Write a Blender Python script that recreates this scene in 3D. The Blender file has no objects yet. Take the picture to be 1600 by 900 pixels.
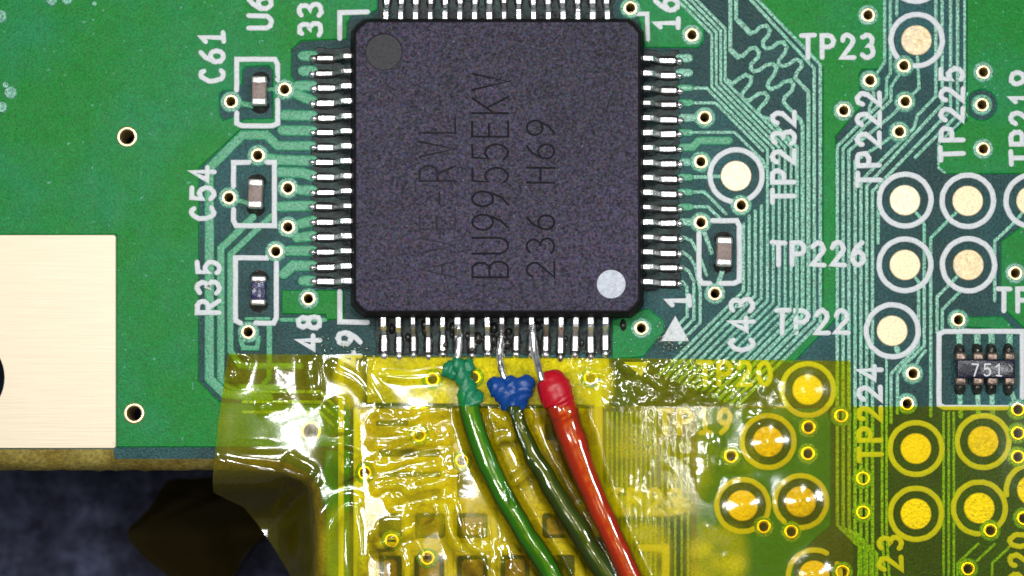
import bpy, bmesh, math, random
import numpy as np
from mathutils import Vector, Matrix
from mathutils.geometry import delaunay_2d_cdt
random.seed(7); rng = np.random.default_rng(7)
R = math.radians
sc = bpy.context.scene
C = sc.collection

# ------------------------------------------------------------------ camera
TILT = R(4.0); DIST = 40.0; HALF = 8.0          # one unit = 100 px of the board = 2.2 mm
cam = bpy.data.cameras.new('camera'); camo = bpy.data.objects.new('camera', cam); C.objects.link(camo)
cam.sensor_width = 36; cam.lens = 18 * DIST / HALF
camo.location = (0, -DIST * math.sin(TILT), DIST * math.cos(TILT)); camo.rotation_euler = (TILT, 0, 0)
cam.clip_start = 1; cam.clip_end = 400
cam.dof.use_dof = True; cam.dof.focus_distance = DIST - .2; cam.dof.aperture_fstop = 0.09
sc.camera = camo
# ------------------------------------------------------------------ world
w = bpy.data.worlds.new('World'); sc.world = w; w.use_nodes = True
bg = w.node_tree.nodes['Background']; bg.inputs[0].default_value = (.80, .90, 1.0, 1); bg.inputs[1].default_value = .13
# ------------------------------------------------------------------ lamps: the LED ring of the microscope, plus small added glare lamps
RING_H = 29.0
LAMPS = [(17.0, -.6, 2250, 2.0), (9.5, 9.5, 1250, 3.0), (.5, 9.0, 1350, 2.4), (-6, 9.0, 1500, 2.4), (-15.5, 3, 1700, 2.4)]        # strong LEDs, east to west round the back
LAMPS += [(-5.4, -4.8, 480, 1.2), (-4.3, -2.5, 360, 1.0), (-2.6, -3.2, 380, 1.5), (5.2, -2.8, 110, .6), (4.5, -.5, 140, .8), (-5.6, -.4, 260, 1.0)]   # weak lamps added in front so their reflections put glare on the tape
for lx, ly, en, size in LAMPS:
    l = bpy.data.lights.new('ring_and_glare_lamp', 'AREA'); l.shape = 'DISK'; l.size = size; l.energy = en; l.color = (1.0, .985, .955)
    o = bpy.data.objects.new('ring_and_glare_lamp', l); C.objects.link(o)
    o.location = (lx, ly, RING_H)
    o.rotation_euler = (-Vector(o.location)).to_track_quat('-Z', 'Y').to_euler()
vs = sc.view_settings; vs.view_transform = 'Standard'; vs.look = 'None'; vs.gamma = 1; vs.exposure = 0.12
sc.render.film_transparent = False
sc.cycles.max_bounces = 6; sc.cycles.transparent_max_bounces = 8; sc.cycles.glossy_bounces = 3; sc.cycles.diffuse_bounces = 3

# ------------------------------------------------------------------ pixel of the board plan -> point at height z
cF = Vector((0, math.sin(TILT), -math.cos(TILT))); cU = Vector((0, math.cos(TILT), math.sin(TILT))); cL = camo.location.copy()
def P(px, py, z=0.0):
    d = cF * DIST + Vector(((px - 800) * .01, 0, 0)) + cU * ((450 - py) * .01)
    t = (z - cL.z) / d.z
    return cL + d * t
def PV(x, y, z):                               # numpy version
    dy = cF.y * DIST + cU.y * (450 - y) * .01; dz = cF.z * DIST + cU.z * (450 - y) * .01; dx = (x - 800) * .01
    t = (z - cL.z) / dz
    return np.stack([dx * t, cL.y + dy * t, z + 0 * x], -1)

# ------------------------------------------------------------------ materials
def nod(nt, t, **kw):
    n = nt.nodes.new(t)
    for k, v in kw.items(): setattr(n, k, v)
    return n
def noise(nt, scale, detail=2.0, rough=.5, vec=None, stretch=None):
    n = nod(nt, 'ShaderNodeTexNoise'); n.inputs['Scale'].default_value = scale; n.inputs['Detail'].default_value = detail; n.inputs['Roughness'].default_value = rough
    g = nod(nt, 'ShaderNodeNewGeometry')
    src = g.outputs['Position']
    if stretch:
        m = nod(nt, 'ShaderNodeMapping'); m.inputs['Scale'].default_value = stretch; nt.links.new(src, m.inputs[0]); src = m.outputs[0]
    nt.links.new(src, n.inputs['Vector'])
    return n
def ramp(nt, src, a, b):
    m = nod(nt, 'ShaderNodeMapRange'); m.inputs[1].default_value = a; m.inputs[2].default_value = b
    nt.links.new(src, m.inputs[0]); return m.outputs[0]
def mixc(nt, fac, a, b, blend='MIX'):
    m = nod(nt, 'ShaderNodeMix', data_type='RGBA', blend_type=blend)
    for s, v in ((m.inputs[0], fac), (m.inputs[6], a), (m.inputs[7], b)):
        if isinstance(v, (int, float)): s.default_value = v
        elif isinstance(v, tuple): s.default_value = (*v, 1)
        else: nt.links.new(v, s)
    return m.outputs[2]
def mat(name, col, rough=.5, metal=0, spec=.5, grain=.25, gscale=38, col2=None, patch=(.5, .46, .62), bump=.0, bscale=30, stretch=None, speck=None, coat=0, colnoise=0, rvar=0, ior=None):
    m = bpy.data.materials.new(name); m.use_nodes = True; nt = m.node_tree; b = nt.nodes['Principled BSDF']
    c = col
    if col2 is not None:
        n = noise(nt, patch[0], 4, .6); c = mixc(nt, ramp(nt, n.outputs[0], patch[1], patch[2]), col, col2)
    if grain:
        n = noise(nt, gscale, 2, .7, stretch=stretch)
        v = nod(nt, 'ShaderNodeMapRange'); v.inputs[1].default_value = .3; v.inputs[2].default_value = .7; v.inputs[3].default_value = 1 - grain; v.inputs[4].default_value = 1 + grain
        nt.links.new(n.outputs[0], v.inputs[0])
        cc = nod(nt, 'ShaderNodeCombineColor'); [nt.links.new(v.outputs[0], cc.inputs[i]) for i in range(3)]
        c = mixc(nt, 1.0, c, cc.outputs[0], 'MULTIPLY')
    if colnoise:
        n = noise(nt, gscale * .8, 1, .6); c = mixc(nt, colnoise, c, n.outputs['Color'], 'OVERLAY')
    if speck:
        n = noise(nt, speck[1], 2, .5); c = mixc(nt, ramp(nt, n.outputs[0], speck[2], speck[2] + .05), c, speck[0])
    if isinstance(c, tuple): b.inputs['Base Color'].default_value = (*c, 1)
    else: nt.links.new(c, b.inputs['Base Color'])
    b.inputs['Roughness'].default_value = rough; b.inputs['Metallic'].default_value = metal; b.inputs['Specular IOR Level'].default_value = spec
    if rvar:
        n = noise(nt, 4, 4, .6); v = nod(nt, 'ShaderNodeMapRange'); v.inputs[1].default_value = .3; v.inputs[2].default_value = .7; v.inputs[3].default_value = rough - rvar; v.inputs[4].default_value = rough + rvar
        nt.links.new(n.outputs[0], v.inputs[0]); nt.links.new(v.outputs[0], b.inputs['Roughness'])
    if coat: b.inputs['Coat Weight'].default_value = coat; b.inputs['Coat Roughness'].default_value = .12
    if bump:
        n = noise(nt, bscale, 3, .6, stretch=stretch); bp = nod(nt, 'ShaderNodeBump'); bp.inputs['Strength'].default_value = bump; bp.inputs['Distance'].default_value = .02
        nt.links.new(n.outputs[0], bp.inputs['Height']); nt.links.new(bp.outputs[0], b.inputs['Normal'])
    return m
M = {}
M['mask'] = mat('solder_mask_bare', (.003, .044, .044), .40, spec=.28, grain=.65, gscale=25, bump=.8, bscale=22, col2=(.010, .088, .094), patch=(.35, .42, .65), rvar=.08)
M['pour'] = mat('solder_mask_copper', (.0008, .205, .020), .40, spec=.2, grain=.34, gscale=32, bump=.45, bscale=24, col2=(.005, .215, .070), patch=(.55, .42, .68), rvar=.07, speck=((.10, .36, .24), 13, .70))
M['trace'] = mat('solder_mask_trace', (.20, .46, .34), .24, spec=.9, grain=.7, gscale=26, bump=1.0, bscale=24, col2=(.13, .42, .28), patch=(.8, .4, .65))
M['tracewide'] = mat('solder_mask_wide_trace', (.045, .31, .14), .30, spec=.6, grain=.45, gscale=28, bump=.8, bscale=24, col2=(.075, .34, .20), patch=(.9, .4, .65))
M['pale'] = mat('pale_bare_laminate', (.66, .64, .44), .5, grain=.35, gscale=18, bump=.5, bscale=14, col2=(.40, .42, .20), patch=(1.4, .40, .62))
M['painted_shade'] = mat('near_black_shade', (.002, .010, .011), .34, spec=.22, grain=.8, gscale=13, bump=1.0, bscale=9, col2=(.003, .030, .026), patch=(3, .45, .6))  # near-black colour in place of shade, for lead gaps and screw hole
M['tindull'] = mat('dull_tinned_lead', (.62, .60, .60), .36, metal=1, grain=.4, gscale=13, bump=1.0, bscale=9)
M['tinshiny'] = mat('shiny_tinned_lead', (.97, .96, .98), .26, metal=1, grain=.25, gscale=14, bump=.9, bscale=9)
M['silk'] = mat('silkscreen_ink', (.66, .69, .71), .55, grain=.13, gscale=24, bump=.35, bscale=24)
M['gold'] = mat('gold_plating', (.80, .65, .42), .45, metal=.5, grain=.16, gscale=34, bump=.5, bscale=26)
M['goldbrush'] = mat('brushed_gold_plating', (.77, .67, .51), .50, metal=.35, spec=.3, grain=.05, gscale=9, bump=.12, bscale=10, stretch=(.10, 5, 1), speck=((.62, .54, .43), 2.3, .735))
M['viagold'] = mat('via_gold', (.95, .78, .42), .30, metal=.9, grain=.12, gscale=40)
M['fr4'] = mat('fibreglass_edge', (.20, .135, .014), .6, grain=.4, gscale=16, col2=(.34, .27, .06), patch=(1.1, .4, .62), bump=.6, bscale=12)
M['chip'] = mat('mould_compound', (.050, .042, .074), .55, spec=.22, grain=.95, gscale=26, colnoise=.7, bump=1.0, bscale=26, col2=(.036, .033, .052), patch=(.22, .40, .64), rvar=.12, speck=((.16, .15, .20), 22, .70))
M['chipside'] = mat('mould_compound_shaded_side', (.006, .005, .008), .6, spec=.15, grain=.4, gscale=22, bump=.4, bscale=20)  # same compound as the top, with the shade of the sides put into its colour
M['chipdimple'] = mat('mould_dimple', (.024, .024, .030), .5, spec=.3, grain=.5, gscale=26, bump=.4, bscale=24)
M['ink'] = mat('laser_mark', (.009, .008, .012), .7, spec=.15, grain=.6, gscale=14)
M['inkfaint'] = mat('worn_laser_mark', (.012, .011, .016), .7, spec=.2, grain=.7, gscale=12)
M['inkgone'] = mat('almost_gone_laser_mark', (.021, .018, .029), .65, spec=.25, grain=.8, gscale=12)
M['dot'] = mat('white_paint_dot', (.52, .56, .64), .5, grain=.22, gscale=22, bump=.3, bscale=20)
M['tin'] = mat('tinned_lead', (.93, .92, .93), .33, metal=1, grain=.2, gscale=18, bump=.6, bscale=11)
M['solder'] = mat('solder', (.86, .86, .88), .22, metal=1, grain=.18, gscale=20, bump=.6, bscale=11)
M['darksolder'] = mat('shade_and_flux_dark_solder', (.045, .045, .040), .22, metal=.5, grain=.5, gscale=14, bump=.9, bscale=9)  # dark reflections of sloped solder put into the colour; burnt flux shares it
M['capbody'] = mat('ceramic_capacitor', (.23, .165, .145), .4, grain=.25, gscale=25, bump=.3)
M['capend'] = mat('capacitor_end', (.74, .70, .67), .34, metal=.8, grain=.2, gscale=20, bump=.4, bscale=12)
M['resbody'] = mat('resistor_glaze', (.014, .018, .09), .2, grain=.6, gscale=14, bump=.5, bscale=9, col2=(.05, .035, .10), patch=(5, .45, .6))
M['arrbody'] = mat('resistor_array_glaze', (.010, .011, .028), .25, grain=.5, gscale=18, bump=.4, bscale=12)
M['arrterm'] = mat('array_terminal', (.22, .16, .13), .32, metal=.7, grain=.45, gscale=16, bump=.7, bscale=10)
M['wgreen'] = mat('green_insulation', (.002, .23, .045), .32, grain=.15, gscale=30, bump=.15, bscale=12)
M['wgreentip'] = mat('green_melted_insulation', (.006, .20, .085), .36, grain=.25, gscale=24, bump=.6, bscale=6)
M['wblue'] = mat('blue_insulation', (.003, .055, .27), .34, grain=.2, gscale=26, bump=.4, bscale=8)
M['wred'] = mat('red_insulation', (.50, .002, .014), .34, grain=.2, gscale=24, bump=.25, bscale=10)
M['strand'] = mat('tinned_strand', (.86, .84, .86), .28, metal=1, grain=.25, gscale=14, bump=.9, bscale=9)
M['cloth'] = mat('navy_cloth', (.024, .026, .046), .9, spec=.1, grain=.5, gscale=3.2, col2=(.042, .046, .080), patch=(1.2, .42, .62), bump=.6, bscale=7)

def tape_mat(name, t, d, dif, crinkle, rough=.10, ior=1.65):
    m = bpy.data.materials.new(name); m.use_nodes = True; nt = m.node_tree; nt.nodes.clear()
    out = nod(nt, 'ShaderNodeOutputMaterial')
    tr = nod(nt, 'ShaderNodeBsdfTransparent'); tr.inputs[0].default_value = (*t, 1)
    df = nod(nt, 'ShaderNodeBsdfDiffuse'); df.inputs[0].default_value = (*d, 1)
    gl = nod(nt, 'ShaderNodeBsdfGlossy'); gl.inputs[0].default_value = (1, 1, 1, 1); gl.inputs['Roughness'].default_value = rough
    n = noise(nt, 9, 4, .65); n2 = noise(nt, .55, 2, .5)
    mk = ramp(nt, n2.outputs[0], .40, .66)
    mu = nod(nt, 'ShaderNodeMath', operation='MULTIPLY'); nt.links.new(n.outputs[0], mu.inputs[0]); nt.links.new(mk, mu.inputs[1])
    bp = nod(nt, 'ShaderNodeBump'); bp.inputs['Strength'].default_value = crinkle; bp.inputs['Distance'].default_value = .03; nt.links.new(mu.outputs[0], bp.inputs['Height'])
    nt.links.new(bp.outputs[0], gl.inputs['Normal'])
    # loose_glue: how far the adhesive has let go of the board there (air gap scatters light)
    at = nod(nt, 'ShaderNodeAttribute', attribute_name='loose_glue')
    nd = noise(nt, 26, 3, .75); fd = nod(nt, 'ShaderNodeMapRange'); fd.inputs[1].default_value = .32; fd.inputs[2].default_value = .68; fd.inputs[3].default_value = .7; fd.inputs[4].default_value = 1.3
    nt.links.new(nd.outputs[0], fd.inputs[0])
    ad = nod(nt, 'ShaderNodeMath', operation='ADD'); ad.inputs[1].default_value = dif; nt.links.new(at.outputs['Fac'], ad.inputs[0])
    ml = nod(nt, 'ShaderNodeMath', operation='MULTIPLY', use_clamp=True); nt.links.new(ad.outputs[0], ml.inputs[0]); nt.links.new(fd.outputs[0], ml.inputs[1])
    m1 = nod(nt, 'ShaderNodeMixShader'); nt.links.new(ml.outputs[0], m1.inputs[0]); nt.links.new(tr.outputs[0], m1.inputs[1]); nt.links.new(df.outputs[0], m1.inputs[2])
    fr = nod(nt, 'ShaderNodeFresnel'); fr.inputs[0].default_value = ior
    m2 = nod(nt, 'ShaderNodeMixShader'); bo = nod(nt, 'ShaderNodeAttribute', attribute_name='glued_over'); sb = nod(nt, 'ShaderNodeMath', operation='SUBTRACT'); sb.inputs[0].default_value = 1; nt.links.new(bo.outputs['Fac'], sb.inputs[1])
    fm = nod(nt, 'ShaderNodeMath', operation='MULTIPLY'); nt.links.new(fr.outputs[0], fm.inputs[0]); nt.links.new(sb.outputs[0], fm.inputs[1])
    nt.links.new(fm.outputs[0], m2.inputs[0]); nt.links.new(m1.outputs[0], m2.inputs[1]); nt.links.new(gl.outputs[0], m2.inputs[2])
    nt.links.new(m2.outputs[0], out.inputs[0]); return m
M['tape'] = tape_mat('amber_polyimide_tape', (.965, .905, .03), (.95, .80, .0), .05, .07)
M['tape2'] = tape_mat('amber_polyimide_tape_top', (.965, .90, .03), (.97, .80, .0), .015, .09)
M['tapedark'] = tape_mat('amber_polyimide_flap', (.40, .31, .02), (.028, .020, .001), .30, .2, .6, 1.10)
def flux_mat():
    m = bpy.data.materials.new('clear_flux'); m.use_nodes = True; nt = m.node_tree; nt.nodes.clear()
    out = nod(nt, 'ShaderNodeOutputMaterial'); tr = nod(nt, 'ShaderNodeBsdfTransparent'); tr.inputs[0].default_value = (.93, .95, .9, 1)
    gl = nod(nt, 'ShaderNodeBsdfGlossy'); gl.inputs['Roughness'].default_value = .1
    fr = nod(nt, 'ShaderNodeValue'); fr.outputs[0].default_value = .07
    m2 = nod(nt, 'ShaderNodeMixShader'); nt.links.new(fr.outputs[0], m2.inputs[0]); nt.links.new(tr.outputs[0], m2.inputs[1]); nt.links.new(gl.outputs[0], m2.inputs[2]); nt.links.new(m2.outputs[0], out.inputs[0]); return m
M['flux'] = flux_mat()

# ------------------------------------------------------------------ object helpers
def thing(name, label, cat, loc, group=None):
    o = bpy.data.objects.new(name, None); C.objects.link(o); o.location = loc; o.empty_display_size = .2
    o['label'] = label; o['category'] = cat
    if group: o['group'] = group
    return o
def rootloc(o):
    while o and o.parent: o = o.parent
    return Vector(o.location) if o else Vector((0, 0, 0))
def mesh_obj(name, verts, faces, m, parent=None, smooth=True, flat=None):
    L = rootloc(parent)
    me = bpy.data.meshes.new(name); me.from_pydata([tuple(Vector(v) - L) for v in verts], [], faces); me.materials.append(M[m]); me.validate()
    if smooth: me.polygons.foreach_set('use_smooth', [True] * len(me.polygons))
    me.update()
    o = bpy.data.objects.new(name, me); C.objects.link(o); o.parent = parent
    return o
def place(name, me, parent, loc, rz=0, scale=None):          # one more copy that shares mesh data
    o = bpy.data.objects.new(name, me); C.objects.link(o); o.parent = parent; o.location = Vector(loc) - rootloc(parent); o.rotation_euler = (0, 0, rz)
    if scale: o.scale = scale
    return o

PROF = ((-1, 0), (-.96, .55), (-.84, .88), (-.62, 1), (.62, 1), (.84, .88), (.96, .55), (1, 0))
def ribbon(pts, wd, h, z0=0.0, closed=False, caps=True, V=None, F=None):
    """strip with rounded shoulders and ends along a list of 2-D points (world units)"""
    V = [] if V is None else V; F = [] if F is None else F
    pts = [Vector(p[:2]) for p in pts]; q = [pts[0]]
    for p in pts[1:]:
        if (p - q[-1]).length > 1e-4: q.append(p)
    if closed and (q[0] - q[-1]).length < 1e-4: q.pop()
    n = len(q); secs = []
    for i in range(n):
        a = q[i - 1] if (i or closed) else None; b = q[(i + 1) % n] if (i < n - 1 or closed) else None
        d1 = (q[i] - a).normalized() if a is not None else (b - q[i]).normalized()
        d2 = (b - q[i]).normalized() if b is not None else d1
        n1 = Vector((-d1.y, d1.x)); n2 = Vector((-d2.y, d2.x)); nn = n1 + n2
        nn = nn.normalized() if nn.length > 1e-3 else n1
        s = min(1.8, 1 / max(.3, nn.dot(n1)))
        secs.append((q[i], nn * s, 1.0))
    if caps and not closed:
        d0 = (q[0] - q[1]).normalized(); d1 = (q[-1] - q[-2]).normalized(); st = []; en = []
        for a in (28, 55, 78):
            st.insert(0, (q[0] + d0 * wd / 2 * math.sin(R(a)), secs[0][1], math.cos(R(a))))
            en.append((q[-1] + d1 * wd / 2 * math.sin(R(a)), secs[-1][1], math.cos(R(a))))
        secs = st + secs + en
    k = len(PROF); b0 = len(V)
    m = len(secs)
    for si, (p, nn, s) in enumerate(secs):
        hh = h * (1 + (0 if closed else .14 * si / m))
        for (x, z) in PROF:
            v = p + nn * (x * wd / 2 * s); V.append((v.x, v.y, z0 + hh * z))
    for i in range(m if closed else m - 1):
        j = (i + 1) % m
        for t in range(k - 1):
            F.append((b0 + i * k + t, b0 + i * k + t + 1, b0 + j * k + t + 1, b0 + j * k + t))
    if not closed:
        F.append([b0 + t for t in range(k)][::-1]); F.append([b0 + (m - 1) * k + t for t in range(k)])
    # make sure tops face up
    return V, F
def fix(o):
    bm = bmesh.new(); bm.from_mesh(o.data); bmesh.ops.recalc_face_normals(bm, faces=bm.faces); bm.to_mesh(o.data); bm.free(); return o
def px_ribbon(name, pts, wpx, h, m, parent, z0=0.0, closed=False):
    return fix(mesh_obj(name, *ribbon([P(x, y, z0 if z0 > .1 else 0) for x, y in pts], wpx * .01, h, z0, closed), m, parent))
def circle(cx, cy, r, n=20): return [(cx + r * math.cos(2 * math.pi * i / n), cy + r * math.sin(2 * math.pi * i / n)) for i in range(n)]
def inside(p, poly):
    x, y = p; r = False
    for i in range(len(poly)):
        (x1, y1), (x2, y2) = poly[i - 1], poly[i]
        if (y1 > y) != (y2 > y) and x < (x2 - x1) * (y - y1) / (y2 - y1) + x1: r = not r
    return r
def region(name, outer, holes, z1, m, parent, skirt=2.5, z0=0.0):
    """flat sheet with holes and a rounded skirt down to z0 (pixel outlines)"""
    loops = [[P(x, y).to_2d() for x, y in lp] for lp in [outer] + holes]
    vs_, es = [], []
    for lp in loops:
        b = len(vs_); vs_ += lp; es += [(b + i, b + (i + 1) % len(lp)) for i in range(len(lp))]
    r = delaunay_2d_cdt(vs_, es, [], 1, 1e-5)
    V = [(v.x, v.y, z1) for v in r[0]]; F = []
    hb = [(min(p.x for p in lp), max(p.x for p in lp), min(p.y for p in lp), max(p.y for p in lp), [tuple(p) for p in lp]) for lp in loops[1:]]
    for f in r[2]:
        a, b, c = (r[0][i] for i in f[:3]); m_ = (a + b + c) / 3
        if any(h[0] < m_.x < h[1] and h[2] < m_.y < h[3] and inside(m_, h[4]) for h in hb) or not inside(m_, [tuple(p) for p in loops[0]]): continue
        F.append(list(f) if (b - a).cross(c - a) > 0 else list(f)[::-1])
    if skirt:
        for li, lp in enumerate(loops):
            n = len(lp); area = sum(lp[i].cross(lp[(i + 1) % n]) for i in range(n)); sg = 1 if area > 0 else -1
            if li: sg = -sg
            rings = []
            for off, zz in ((0, z1), (.55, z0 + (z1 - z0) * .72), (1, z0)):
                b = len(V)
                for i in range(n):
                    d1 = (lp[i] - lp[i - 1]).normalized(); d2 = (lp[(i + 1) % n] - lp[i]).normalized()
                    nn = Vector((d1.y, -d1.x)) + Vector((d2.y, -d2.x)); nn = nn.normalized() if nn.length > 1e-3 else Vector((d1.y, -d1.x))
                    q = lp[i] + nn * (sg * off * skirt * .01); V.append((q.x, q.y, zz))
                rings.append(b)
            for a, b in zip(rings, rings[1:]):
                for i in range(n):
                    j = (i + 1) % n; f = [a + i, a + j, b + j, b + i]; F.append(f if (sg > 0) != (area > 0) else f[::-1])
    return fix(mesh_obj(name, V, F, m, parent, smooth=False))
def lathe(prof, n=28, cap=False):
    V, F = [], []
    for r, z in prof:
        for i in range(n): V.append((r * math.cos(2 * math.pi * i / n), r * math.sin(2 * math.pi * i / n), z))
    for k in range(len(prof) - 1):
        for i in range(n):
            j = (i + 1) % n; F.append((k * n + i, k * n + j, (k + 1) * n + j, (k + 1) * n + i))
    if cap: F.append([(len(prof) - 1) * n + i for i in range(n)])
    return V, F
def raw_mesh(name, V, F, m, smooth=True):
    me = bpy.data.meshes.new(name); me.from_pydata(V, [], F); me.materials.append(M[m])
    bm = bmesh.new(); bm.from_mesh(me); bmesh.ops.recalc_face_normals(bm, faces=bm.faces); bm.to_mesh(me); bm.free()
    if smooth: me.polygons.foreach_set('use_smooth', [True] * len(me.polygons))
    return me
def rbox(sx, sy, z0, z1, bev=.02, seg=2):                     # box with rounded edges as V, F
    bm = bmesh.new(); bmesh.ops.create_cube(bm, size=1)
    for v in bm.verts: v.co = Vector((v.co.x * sx, v.co.y * sy, z0 + (v.co.z + .5) * (z1 - z0)))
    bmesh.ops.bevel(bm, geom=bm.edges[:], offset=bev, segments=seg, affect='EDGES', profile=.5)
    bm.verts.ensure_lookup_table(); V = [tuple(v.co) for v in bm.verts]; F = [[v.index for v in f.verts] for f in bm.faces]; bm.free(); return V, F
def dome(rx, ry, h, n=14, k=5, jit=0):
    V = [(0, 0, h)]; F = []
    for i in range(1, k + 1):
        a = math.pi / 2 * i / k
        for j in range(n):
            t = 2 * math.pi * j / n; q = 1 + jit * (random.random() - .5)
            V.append((rx * math.sin(a) * math.cos(t) * q, ry * math.sin(a) * math.sin(t) * q, h * math.cos(a)))
    for j in range(n): F.append((0, 1 + j, 1 + (j + 1) % n))
    for i in range(k - 1):
        for j in range(n):
            a = 1 + i * n; b = a + n; F.append((a + j, b + j, b + (j + 1) % n, a + (j + 1) % n))
    return V, F

# ------------------------------------------------------------------ stroke lettering
def arc(cx, cy, rx, ry, a0, a1, n=14): return [(cx + rx * math.cos(R(a0 + (a1 - a0) * i / n)), cy + ry * math.sin(R(a0 + (a1 - a0) * i / n))) for i in range(n + 1)]
six = [(.50, 1.0), (.24, .80), (.06, .48)] + arc(.30, .29, .28, .29, 155, 500, 20)
G = {
 'C': [arc(.32, .5, .32, .5, 52, 308)], '6': [six], '9': [[(.6 - x, 1 - y) for x, y in six]],
 '1': [[(.10, .80), (.30, 1), (.30, 0)], [(.08, 0), (.52, 0)]],
 'U': [[(0, 1)] + arc(.3, .3, .3, .3, 180, 360, 10) + [(.6, 1)]],
 '3': [arc(.28, .75, .27, .25, 145, -80, 10) + arc(.28, .26, .31, .26, 80, -145, 12)],
 '5': [[(.56, 1), (.10, 1), (.06, .54)] + arc(.28, .32, .31, .32, 118, -140, 14)],
 '4': [[(.44, 0), (.44, 1), (0, .30), (.62, .30)]],
 'R': [[(0, 0), (0, 1), (.30, 1)] + arc(.32, .75, .26, .25, 85, -85, 8) + [(.03, .5)], [(.28, .48), (.58, 0)]],
 'P': [[(0, 0), (0, 1), (.30, 1)] + arc(.32, .74, .27, .26, 85, -85, 8) + [(.03, .48)]],
 '8': [arc(.30, .75, .23, .24, 0, 355, 16), arc(.30, .26, .29, .26, 0, 355, 18)],
 'T': [[(0, 1), (.6, 1)], [(.3, .97), (.3, 0)]],
 '2': [arc(.29, .72, .27, .28, 165, -35, 12) + [(0, 0), (.6, 0)]],
 '7': [[(0, 1), (.58, 1), (.2, 0)]], '0': [arc(.3, .5, .3, .5, 0, 355, 20)],
 'E': [[(.56, 1), (0, 1), (0, 0), (.58, 0)], [(.03, .53), (.46, .53)]],
 'B': [[(0, 0), (0, 1), (.28, 1)] + arc(.30, .76, .24, .24, 85, -85, 7) + [(.03, .52)], [(.28, .52)] + arc(.30, .26, .29, .26, 85, -85, 8) + [(.03, 0)]],
 'K': [[(0, 0), (0, 1)], [(.56, 1), (.03, .42)], [(.20, .60), (.6, 0)]],
 'V': [[(0, 1), (.3, 0), (.6, 1)]], 'H': [[(0, 0), (0, 1)], [(.58, 0), (.58, 1)], [(.03, .5), (.55, .5)]],
 'L': [[(0, 1), (0, 0), (.55, 0)]], 'A': [[(0, 0), (.3, 1), (.6, 0)], [(.12, .36), (.48, .36)]], '-': [[(.05, .45), (.5, .45)]], ' ': [],
}
def text(name, s, x0, y0, adv, gw, gh, up, parent, m='silk', sw=8.0, h=.034, z0=0.0, zp=0.0, wob=.8):
    """x0,y0: left end of the base line in px; up: reads bottom to top"""
    V, F = [], []
    for i, ch in enumerate(s):
        for st in G[ch]:
            pts = []
            for gx, gy in st:
                u = i * adv + gx / .6 * gw + random.uniform(-wob, wob); v = gy * gh + random.uniform(-wob, wob)
                pts.append(P(x0 - v, y0 - u, zp) if up else P(x0 + u, y0 - v, zp))
            ribbon(pts, sw * .01, h * random.uniform(.93, 1.0), z0, False, True, V, F)
    return fix(mesh_obj(name, V, F, m, parent))

# ================================================================== SETTING
V, F = [], []
nx = 60
for j in range(nx + 1):
    for i in range(nx + 1):
        x = -20 + 40 * i / nx; y = -20 + 40 * j / nx
        V.append((x, y, -3.4 + .10 * math.sin(x * 1.7 + y * .6) + .06 * math.sin(y * 3.1 - x)))
for j in range(nx):
    for i in range(nx):
        a = j * (nx + 1) + i; F.append((a, a + 1, a + nx + 2, a + nx + 1))
tb = mesh_obj('table_cloth', V, F, 'cloth'); tb['kind'] = 'structure'

# ================================================================== CIRCUIT BOARD
board = thing('circuit_board', 'large green printed circuit board with gold pads and white lettering under everything', 'circuit board', P(800, 450, -.72))
small = [(361,159),(445,140),(403,243),(358,309),(450,294),(450,355),(431,393),(482,467),(388,519),(985,13),(1081,55),(1101,184),(1095,253),(1158,321),(1095,348),(1117,459),(1002,513),
 (923,591),(676,593),(740,590),(655,680),(570,739),(1356,24),(1359,126),(1412,103),(1318,173),(1414,159),(1405,206),(1536,113),(1534,164),(1536,233),(1586,427),(1497,500),(1426,584),(1417,631),
 (1590,640),(1590,677),(1590,714),(1314,650),(1263,668),(1262,709),(1348,748),(1348,801),(1142,713),(1193,823),(1236,831),(1547,829),(1512,889),(1316,894),(1599,810),(722,720),(612,845),(668,872)]
big = [(199,214),(210,646),(486,674)]
HOLE = [circle(x, y, 6.6, 16) for x, y in small] + [circle(x, y, 11.2, 20) for x, y in big]
mount = circle(-60, 590, 68, 48)
outer = [(-160,-160),(1760,-160),(1760,1060),(508,1060),(506,800),(499,764),(478,737),(446,722),(420,717),(179,717),(177,702),(-160,702)]
region('solder_mask', outer, HOLE + [mount], 0.0, 'mask', board, skirt=0)
# slab: score-cut edge slopes out, then a rough broken face
V, F = [], []
edge0 = [(508,1060),(506,800),(499,764),(478,737),(446,722),(420,717),(179,717),(177,702),(-160,702)]
def dens(pl, n):
    out = []
    for a, b in zip(pl, pl[1:]):
        k = max(1, int(math.hypot(b[0]-a[0], b[1]-a[1]) / n)); out += [(a[0] + (b[0]-a[0]) * i / k, a[1] + (b[1]-a[1]) * i / k) for i in range(k)]
    return out + [pl[-1]]
e0 = dens(edge0, 14)
def push(p, d, j):
    x, y = p; y2 = y
    if y > 790: return (x - d + random.uniform(-j, j), y)
    if x < 425: return (x, (717 if x > 100 else 717) + d + random.uniform(-j, j))
    t = min(1, (y - 717) / 80); return (x - d * (.35 + .65 * t) + random.uniform(-j, j), y + d * (1 - .75 * t))
rings = []
for d, z, j in ((0, -.003, 0), (4, -.05, .5), (11, -.16, .9), (17, -.26, 1.4), (18, -.40, 2.0), (17, -.72, 1.5)):
    b = len(V)
    for p in e0:
        q = P(*(p if d == 0 else push(p, d, j)), 0); V.append((q.x, q.y, z))
    rings.append(b)
n = len(e0)
for a, b in zip(rings, rings[1:]):
    for i in range(n - 1): F.append((a + i, a + i + 1, b + i + 1, b + i))
b = len(V)                                                       # underside and far walls
far = [(-160,-160),(1760,-160),(1760,1060)]
for z in (-.003, -.72):
    for p in far: q = P(*p); V.append((q.x, q.y, z))
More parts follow.
